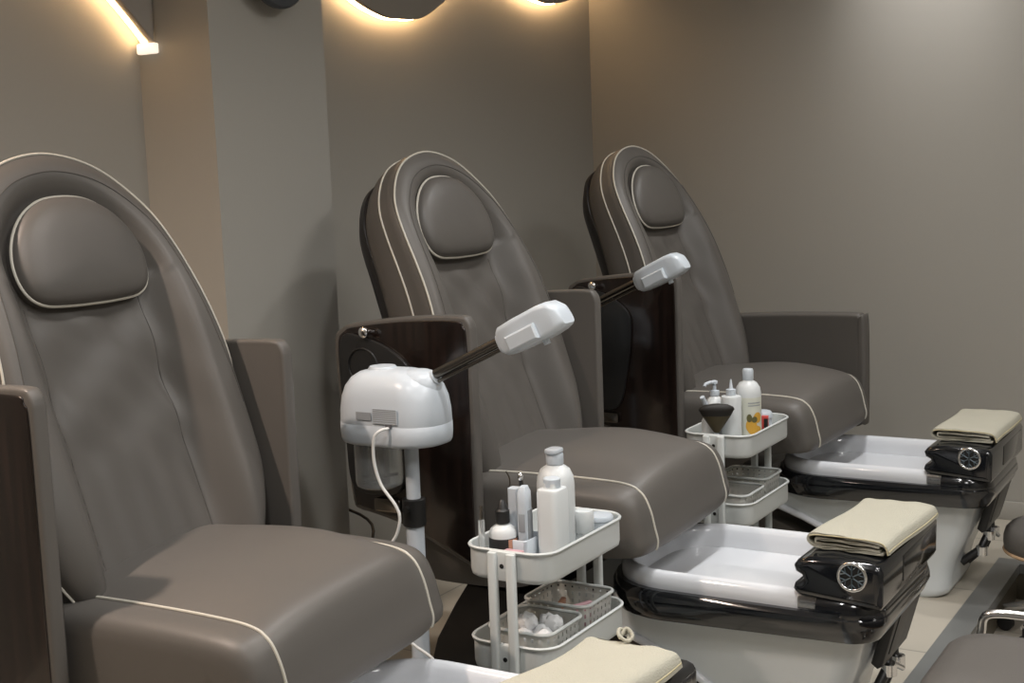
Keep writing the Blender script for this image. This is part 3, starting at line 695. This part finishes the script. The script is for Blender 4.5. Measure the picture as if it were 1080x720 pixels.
bm = bmesh.new(); lathe(bm, [(.026, 0), (.030, .003), (.031, .055), (.030, .058)], 28); mk('body', bm, M['white'], t)
bm = bmesh.new(); lathe(bm, [(.031, .0585), (.0325, .060), (.0325, .074), (.028, .080), (.010, .082)], 28); mk('lid', bm, M['white'], t)
t = thing('fan_brush', 'black fan-shaped dusting brush standing in the far trolley', 'brush', P3(3.556, 1.470)); t.scale = (1.15, 1.15, 1.08)
bm = bmesh.new(); tube(bm, [(0, 0, .002), (0, 0, .055)], .005, n=10); mk('handle', bm, M['white'], t)
bm = bmesh.new(); q = lambda w, d, z: [(w * math.cos(a) * .88 + 0, -w * math.cos(a) * .48 + d * math.sin(a), z) for a in (2 * math.pi * k / 20 for k in range(20))]
rot = Matrix.Rotation(R(-62), 4, 'Z')
def fan(w, d, z): return [tuple(rot @ Vector((w * math.cos(a), d * math.sin(a), z))) for a in (2 * math.pi * k / 24 for k in range(24))]
loft(bm, [fan(.007, .007, .055), fan(.012, .009, .062), fan(.036, .013, .100)]); mk('bristle_root', bm, M['goldh'], t)
bm = bmesh.new(); loft(bm, [fan(.0362, .0132, .1002), fan(.0425, .0145, .1125), fan(.0455, .015, .117), fan(.042, .014, .124), fan(.030, .011, .130), fan(.010, .005, .133)]); mk('bristles', bm, M['gold'], t)

# ------------------------------------------------------------------ facial steamers
def make_steamer():
    root = thing('facial_steamer', '', 'facial steamer')   # origin at pole foot; local y towards the wall
    # body, long in y from -.115 to +.19, flat straight sides
    bm = bmesh.new()
    def st(sc, z, y0=-.098, y1=.176, w=.084, cy=None):
        cy = (y0 + y1) / 2; h = (y1 - y0) / 2 * sc; ww = w * sc
        return [(a, b, z) for a, b in rrect(-ww, ww, cy - h, cy + h, min(ww, h) * .93, 10)]
    loft(bm, [st(.90, .752), st(.965, .755), st(.99, .762), st(1.0, .775), st(1.0, .800), st(.995, .8005), st(.997, .802), st(.985, .832), st(.95, .860), st(.88, .884), st(.77, .902), st(.62, .914), st(.42, .920), st(.2, .922), st(.05, .9225)])
    body = mk('body', bm, M['white'], root, angle=60)
    bm = bmesh.new(); lathe(bm, [(.034, .905), (.034, .921), (.030, .926), (.012, .927)], 28, (0, .070, 0)); mk('fill_cap', bm, M['white'], body)
    bm = bmesh.new(); loft(bm, [[(.052 * sc * math.cos(a), -.030 + .055 * sc * math.sin(a), z) for a in (2 * math.pi * k / 28 for k in range(28))] for sc, z in ((1.0, .860), (1.0, .885), (.93, .903), (.75, .915), (.45, .921), (.1, .923))]); mk('arm_housing', bm, M['white'], body)
    # labels on the side facing the row's near end
    def plate(y0, y1, z0, z1, x=-.0852, th=.0008):
        bm = bmesh.new(); prism(bm, [(y0, z0), (y1, z0), (y1, z1), (y0, z1)], x - th, x); return bm
    mk('rating_label', plate(.046, .088, .814, .832), M['label'], body, smooth=False)
    lb = mk('text_label', plate(-.026, .042, .808, .842), M['white'], body, smooth=False)
    bm = bmesh.new()
    for i, (z, y0) in enumerate(((.8405, -.024), (.836, -.024), (.8315, -.024), (.827, -.024), (.8225, -.024), (.818, -.024), (.8135, -.024), (.809, -.024))):
        prism(bm, [(y0 + .0, z - .0014), (.040, z - .0014), (.040, z + .001), (y0, z + .001)], -.0866, -.0860)
    mk('print_lines', bm, M['label'], lb, smooth=False)
    bm = bmesh.new(); box(bm, -.0872, -.0850, -.010, .006, .800, .808); mk('power_socket', bm, M['ink'], body)
    # water jar
    bm = bmesh.new(); lathe(bm, [(.045, .640), (.053, .645), (.056, .655), (.056, .752)], 28, (0, .095, 0)); jar = mk('water_jar', bm, M['clear'], root)
    bm = bmesh.new(); lathe(bm, [(.012, .66), (.012, .745)], 12, (.0, .10, 0)); tube(bm, [(-.02, .08, .67), (.02, .08, .67), (.02, .11, .67), (-.02, .11, .67), (-.02, .08, .675)], .004); mk('heating_tube', bm, M['steel'], jar)
    # pole
    bm = bmesh.new(); lathe(bm, [(.0165, .30), (.0165, .752)], 20); mk('upper_pole', bm, M['white'], root)
    bm = bmesh.new(); lathe(bm, [(.0215, .14), (.0215, .58)], 20); mk('lower_pole', bm, M['white'], root)
    bm = bmesh.new(); lathe(bm, [(.024, .555), (.027, .557), (.027, .618), (.024, .62)], 20); cl = mk('clamp', bm, M['satin'], root)
    bm = bmesh.new(); tube(bm, [(-.025, 0, .60), (-.04, -.004, .60)], .008, n=10); mk('clamp_knob', bm, M['satin'], cl)
    bm = bmesh.new(); lathe(bm, [(.03, .10), (.036, .105), (.036, .15), (.026, .165)], 20); mk('hub', bm, M['white'], root)
    for k in range(5):
        a = R(72 * k + 20); ca, sa = math.cos(a), math.sin(a)
        bm = bmesh.new(); tube(bm, [(ca * .02, sa * .02, .135), (ca * .10, sa * .10, .115), (ca * .185, sa * .185, .075)], .014, rads=[.018, .015, .012]); leg = mk('leg', bm, M['white'], root)
        bm = bmesh.new(); x, y = ca * .185, sa * .185
        loft(bm, [[(x + ca * .022 * math.cos(q) - sa * d, y + sa * .022 * math.cos(q) + ca * d, .0235 + .022 * math.sin(q)) for q in (2 * math.pi * j / 16 for j in range(16))] for d in (-.009, .009)])
        lathe(bm, [(.006, .03), (.006, .07)], 8, (x, y, 0)); mk('caster', bm, M['satin'], leg)
    # arm: two thin tubes from the housing up to the head
    d = Vector((0, -.185, .086)).normalized(); p0 = Vector((0, -.060, .898)); up = Vector((0, d.z, -d.y))
    bm = bmesh.new(); p1 = p0 + d * .225
    tube(bm, [p0 + up * .006, p1 + up * .006], .0115, n=14); tube(bm, [p0 - up * .011, p1 - up * .011], .0045, n=10); arm = mk('arm', bm, M['steel'], root)
    bm = bmesh.new(); tube(bm, [p0 - d * .03, p0 + d * .022], .022, n=18, rads=[.024, .017]); mk('arm_joint', bm, M['white'], arm)
    # head
    q0 = p1 - d * .012
    def hx(l, w, h, r, ox=0): return [q0 + d * l + Vector((a, 0, 0)) + up * (b + ox) for a, b in rrect(-w, w, -h, h, r, 5)]
    bm = bmesh.new()
    loft(bm, [hx(0, .016, .016, .012), hx(.003, .020, .022, .014), hx(.012, .021, .023, .014), hx(.013, .028, .028, .014), hx(.022, .033, .033, .014), hx(.06, .035, .035, .012), hx(.13, .036, .036, .012), hx(.155, .035, .034, .014), hx(.172, .031, .024, .014, -.006), hx(.178, .024, .012, .008, -.014)])
    hd = mk('head', bm, M['white'], root, angle=40)
    bm = bmesh.new()
    def pad(l, o0, o1, x): return [q0 + d * l + Vector((x, 0, 0)) + up * b for b in (o0, o1)]
    rows = []
    for x, ins in ((-.034, 0), (-.044, .0), (-.047, .004)):
        a, b = q0 + d * (.040 + ins), q0 + d * (.118 - ins)
        rows.append([a + Vector((x, 0, 0)) + up * (-.030 + ins), b + Vector((x, 0, 0)) + up * (-.030 + ins), b + Vector((x, 0, 0)) + up * (.004 - ins), a + Vector((x, 0, 0)) + up * (.004 - ins)])
    loft(bm, rows); mk('side_grip', bm, M['white'], hd, angle=30)
    bm = bmesh.new(); tube(bm, [q0 + d * .108 - up * .034, q0 + d * .108 - up * .046], .008, n=10); mk('latch', bm, M['white'], hd)
    return root
s2 = make_steamer(); s2.location = (2.45, 1.765, PZ); s2['label'] = 'white facial steamer on a pole in front of the middle chair\'s armrest'
s3 = copy_tree(s2); s3.location = (3.715, 2.045, PZ + .012); s3['label'] = 'white facial steamer mostly hidden behind the middle chair\'s armrest'
for o in (s2, s3): o['group'] = 'facial steamers'
bm = bmesh.new()
cp = [(2.364, 1.763, .799), (2.345, 1.772, .797), (2.338, 1.785, .78), (2.340, 1.79, .73), (2.345, 1.778, .675), (2.350, 1.745, .63), (2.352, 1.735, .60), (2.350, 1.745, .56), (2.345, 1.77, .52), (2.34, 1.79, .44), (2.36, 1.74, .32), (2.385, 1.68, .26), (2.375, 1.70, .19), (2.34, 1.73, .10), (2.33, 1.76, .012), (2.42, 1.95, .008), (2.48, 2.2, .008), (2.50, 2.35, .008)]
tube(bm, cr([(a, b, c + PZ) for a, b, c in cp], 6), .0036, n=8); o = mk('power_cord', bm, M['cord'], s2); o.location = -Vector(s2.location)
bm = bmesh.new(); tube(bm, cr([(3.05, 2.60, .40 + PZ), (3.06, 2.36, .34 + PZ), (2.82, 2.27, .20 + PZ), (2.72, 2.24, .012 + PZ), (2.60, 2.10, .008 + PZ)], 8), .0045, n=8); o = mk('black_cable', bm, M['satin'])
tag(o, 'black cable hanging near the pilaster behind the middle chair', 'cable')

# ------------------------------------------------------------------ stools
def make_stool(label, loc, r, h, rz=0, rail=True, square=True, pipe='stoolpipe'):
    root = thing('pedicure_stool', label, 'stool', loc, rz, 'low technician stools')
    bm = bmesh.new(); rad = r * (.42 if square else .995)
    def rg(sc, z): return [(a, b, z) for a, b in rrect(-r * sc, r * sc, -r * sc, r * sc, rad * sc, 10)]
    loft(bm, [rg(.93, h - .085), rg(.985, h - .08), rg(1.0, h - .06), rg(.995, h - .04), rg(.96, h - .02), rg(.88, h - .006), rg(.7, h), rg(.4, h + .003), rg(.1, h + .004)])
    st = mk('seat', bm, M['leather'], root, angle=70)
    bm = bmesh.new(); tube(bm, rg(.975, h - .083), .006, True); mk('piping', bm, M[pipe], st)
    bm = bmesh.new(); lathe(bm, [(r * .6, h - .105), (r * .8, h - .10), (r * .8, h - .086)], 28); mk('under_plate', bm, M['satin'], root)
    bm = bmesh.new(); lathe(bm, [(.028, .10), (.028, h - .10)], 16); mk('column', bm, M['chrome'], root)
    for k in range(5):
        a = R(72 * k + 8); ca, sa = math.cos(a), math.sin(a)
        bm = bmesh.new(); tube(bm, [(ca * .02, sa * .02, .115), (ca * .17, sa * .17, .075)], .013, rads=[.017, .011]); lg = mk('leg', bm, M['chrome'], root)
        bm = bmesh.new(); x, y = ca * .165, sa * .165
        loft(bm, [[(x + ca * .024 * math.cos(q) - sa * d, y + sa * .024 * math.cos(q) + ca * d, .0255 + .024 * math.sin(q)) for q in (2 * math.pi * j / 16 for j in range(16))] for d in (-.01, .01)]); lathe(bm, [(.006, .03), (.006, .08)], 8, (x, y, 0)); mk('caster', bm, M['satin'], lg)
    if rail:
        bm = bmesh.new(); tube(bm, cr([(r - .03, .16, h - .09), (r + .03, .16, h - .085), (r + .045, .155, h - .03), (r + .045, .14, h + .012), (r + .05, .05, h + .018), (r + .055, -.10, h + .018), (r + .045, -.16, h + .0), (r + .03, -.16, h - .085), (r - .03, -.16, h - .09)], 6), .010, n=10); mk('rail', bm, M['chrome'], root)
    return root
make_stool('square brown stool with a chrome rail in the bottom corner of the frame', (2.735, .455, 0), .205, .33 + PZ, 0)
make_stool('low round brown stool with tan piping beside the far tub', (4.185, .625, 0), .165, .245 + PZ, 0, False, False)

# ------------------------------------------------------------------ lights
def spot(x, y, power, size=R(125), blend=1.0, rad=.075, col=(1, .985, .965)):
    l = bpy.data.lights.new('downlight', 'SPOT'); l.energy = power; l.spot_size = size; l.spot_blend = blend; l.shadow_soft_size = rad; l.color = col
    o = bpy.data.objects.new('downlight_lamp', l); COL.objects.link(o); o.location = (x, y, HC - .03)
    return o
DL = [(4.45, 1.05, 56), (3.55, 1.10, 76), (2.30, 1.10, 76), (1.1, 1.2, 74), (3.6, -.9, 26), (2.0, -.9, 26), (.4, -.9, 26)]
for i, (x, y, p) in enumerate(DL):
    spot(x, y, p)
    t = thing('ceiling_downlight', 'recessed round ceiling downlight above the frame', 'ceiling light', (x, y, HC), 0, 'ceiling downlights')
    bm = bmesh.new(); loft(bm, [[(r * math.cos(a), r * math.sin(a), z) for a in (2 * math.pi * k / 28 for k in range(28))] for r, z in ((.062, -.001), (.062, -.006), (.05, -.008), (.048, -.003), (.048, -.001))], False, False); mk('bezel', bm, M['tray'], t)
    bm = bmesh.new(); loft(bm, [[(r * math.cos(a), r * math.sin(a), z) for a in (2 * math.pi * k / 28 for k in range(28))] for r, z in ((.047, -.002), (.03, -.0025))]); mk('lens', bm, M['lamp'], t)

for i, (x, y, p) in enumerate(((.6, -.4, 17), (2.6, -.4, 23), (1.6, -1.7, 14))):  # unseen panels added over the camera as soft frontal fill for chairs and walls
    t = thing('fill_light_panel', 'flat square fill light panel, added unseen above the frame', 'ceiling light', (x, y, HC), 0, 'added fill light panels')
    bm = bmesh.new(); prism(bm, rrect(-.32, .32, -.32, .32, .01, 2), -.03, -.001, axis='z', bev=.003); mk('frame', bm, M['tray'], t)
    bm = bmesh.new(); prism(bm, rrect(-.30, .30, -.30, .30, .01, 2), -.033, -.029, axis='z'); mk('diffuser', bm, M['lamp'], t)
    l = bpy.data.lights.new('fill_light', 'AREA'); l.shape = 'SQUARE'; l.size = .6; l.energy = p; l.color = (1, .99, .98)
    o = bpy.data.objects.new('fill_light', l); COL.objects.link(o); o.location = (x, y, HC - .036)
spot(.85, 2.48, 230, R(130), 1.0, .05, (1, .81, .68))
t = thing('ceiling_downlight', 'warm recessed ceiling downlight near the recess behind the nearest chair', 'ceiling light', (.85, 2.48, HC))
bm = bmesh.new(); loft(bm, [[(r * math.cos(a), r * math.sin(a), z) for a in (2 * math.pi * k / 28 for k in range(28))] for r, z in ((.062, -.001), (.062, -.006), (.05, -.008), (.048, -.003), (.048, -.001))], False, False); mk('bezel', bm, M['tray'], t)
o = spot(4.62, 1.20, 40, R(54), 1.0, .06, (1, .975, .97)); o.rotation_euler = (Vector((5.1, 1.24, 2.27)) - o.location).to_track_quat('-Z', 'Y').to_euler()
t = thing('ceiling_downlight', 'tilted ceiling downlight aimed at the bare wall', 'ceiling light', (4.62, 1.12, HC))
bm = bmesh.new(); loft(bm, [[(r * math.cos(a), r * math.sin(a), z) for a in (2 * math.pi * k / 28 for k in range(28))] for r, z in ((.062, -.001), (.062, -.006), (.05, -.008), (.048, -.003), (.048, -.001))], False, False); mk('bezel', bm, M['tray'], t)
w = bpy.data.worlds.new('World'); S.world = w; w.use_nodes = True
w.node_tree.nodes['Background'].inputs['Color'].default_value = (.5, .5, .5, 1); w.node_tree.nodes['Background'].inputs['Strength'].default_value = .1

# ------------------------------------------------------------------ camera
cd = bpy.data.cameras.new('Camera'); cam = bpy.data.objects.new('Camera', cd); COL.objects.link(cam)
cd.sensor_fit = 'HORIZONTAL'; cd.sensor_width = 36; cd.lens = 36 * 1405.74 / 1080; cd.clip_start = .02
yaw, pitch, roll = R(31.19747), R(7.28166), R(-2.15218)
fw = Vector((math.cos(pitch) * math.cos(yaw), math.cos(pitch) * math.sin(yaw), -math.sin(pitch)))
rt = Vector((math.sin(yaw), -math.cos(yaw), 0)); up = rt.cross(fw)
rt2 = rt * math.cos(roll) + up * math.sin(roll); up2 = up * math.cos(roll) - rt * math.sin(roll)
mm = Matrix((rt2, up2, -fw)).transposed().to_4x4(); mm.translation = Vector((0, 0, 1.36 + PZ)); cam.matrix_world = mm
S.camera = cam
S.view_settings.view_transform = 'Standard'; S.view_settings.look = 'None'; S.view_settings.gamma = 1; S.view_settings.use_curve_mapping = False
S.view_settings.exposure = 0.0
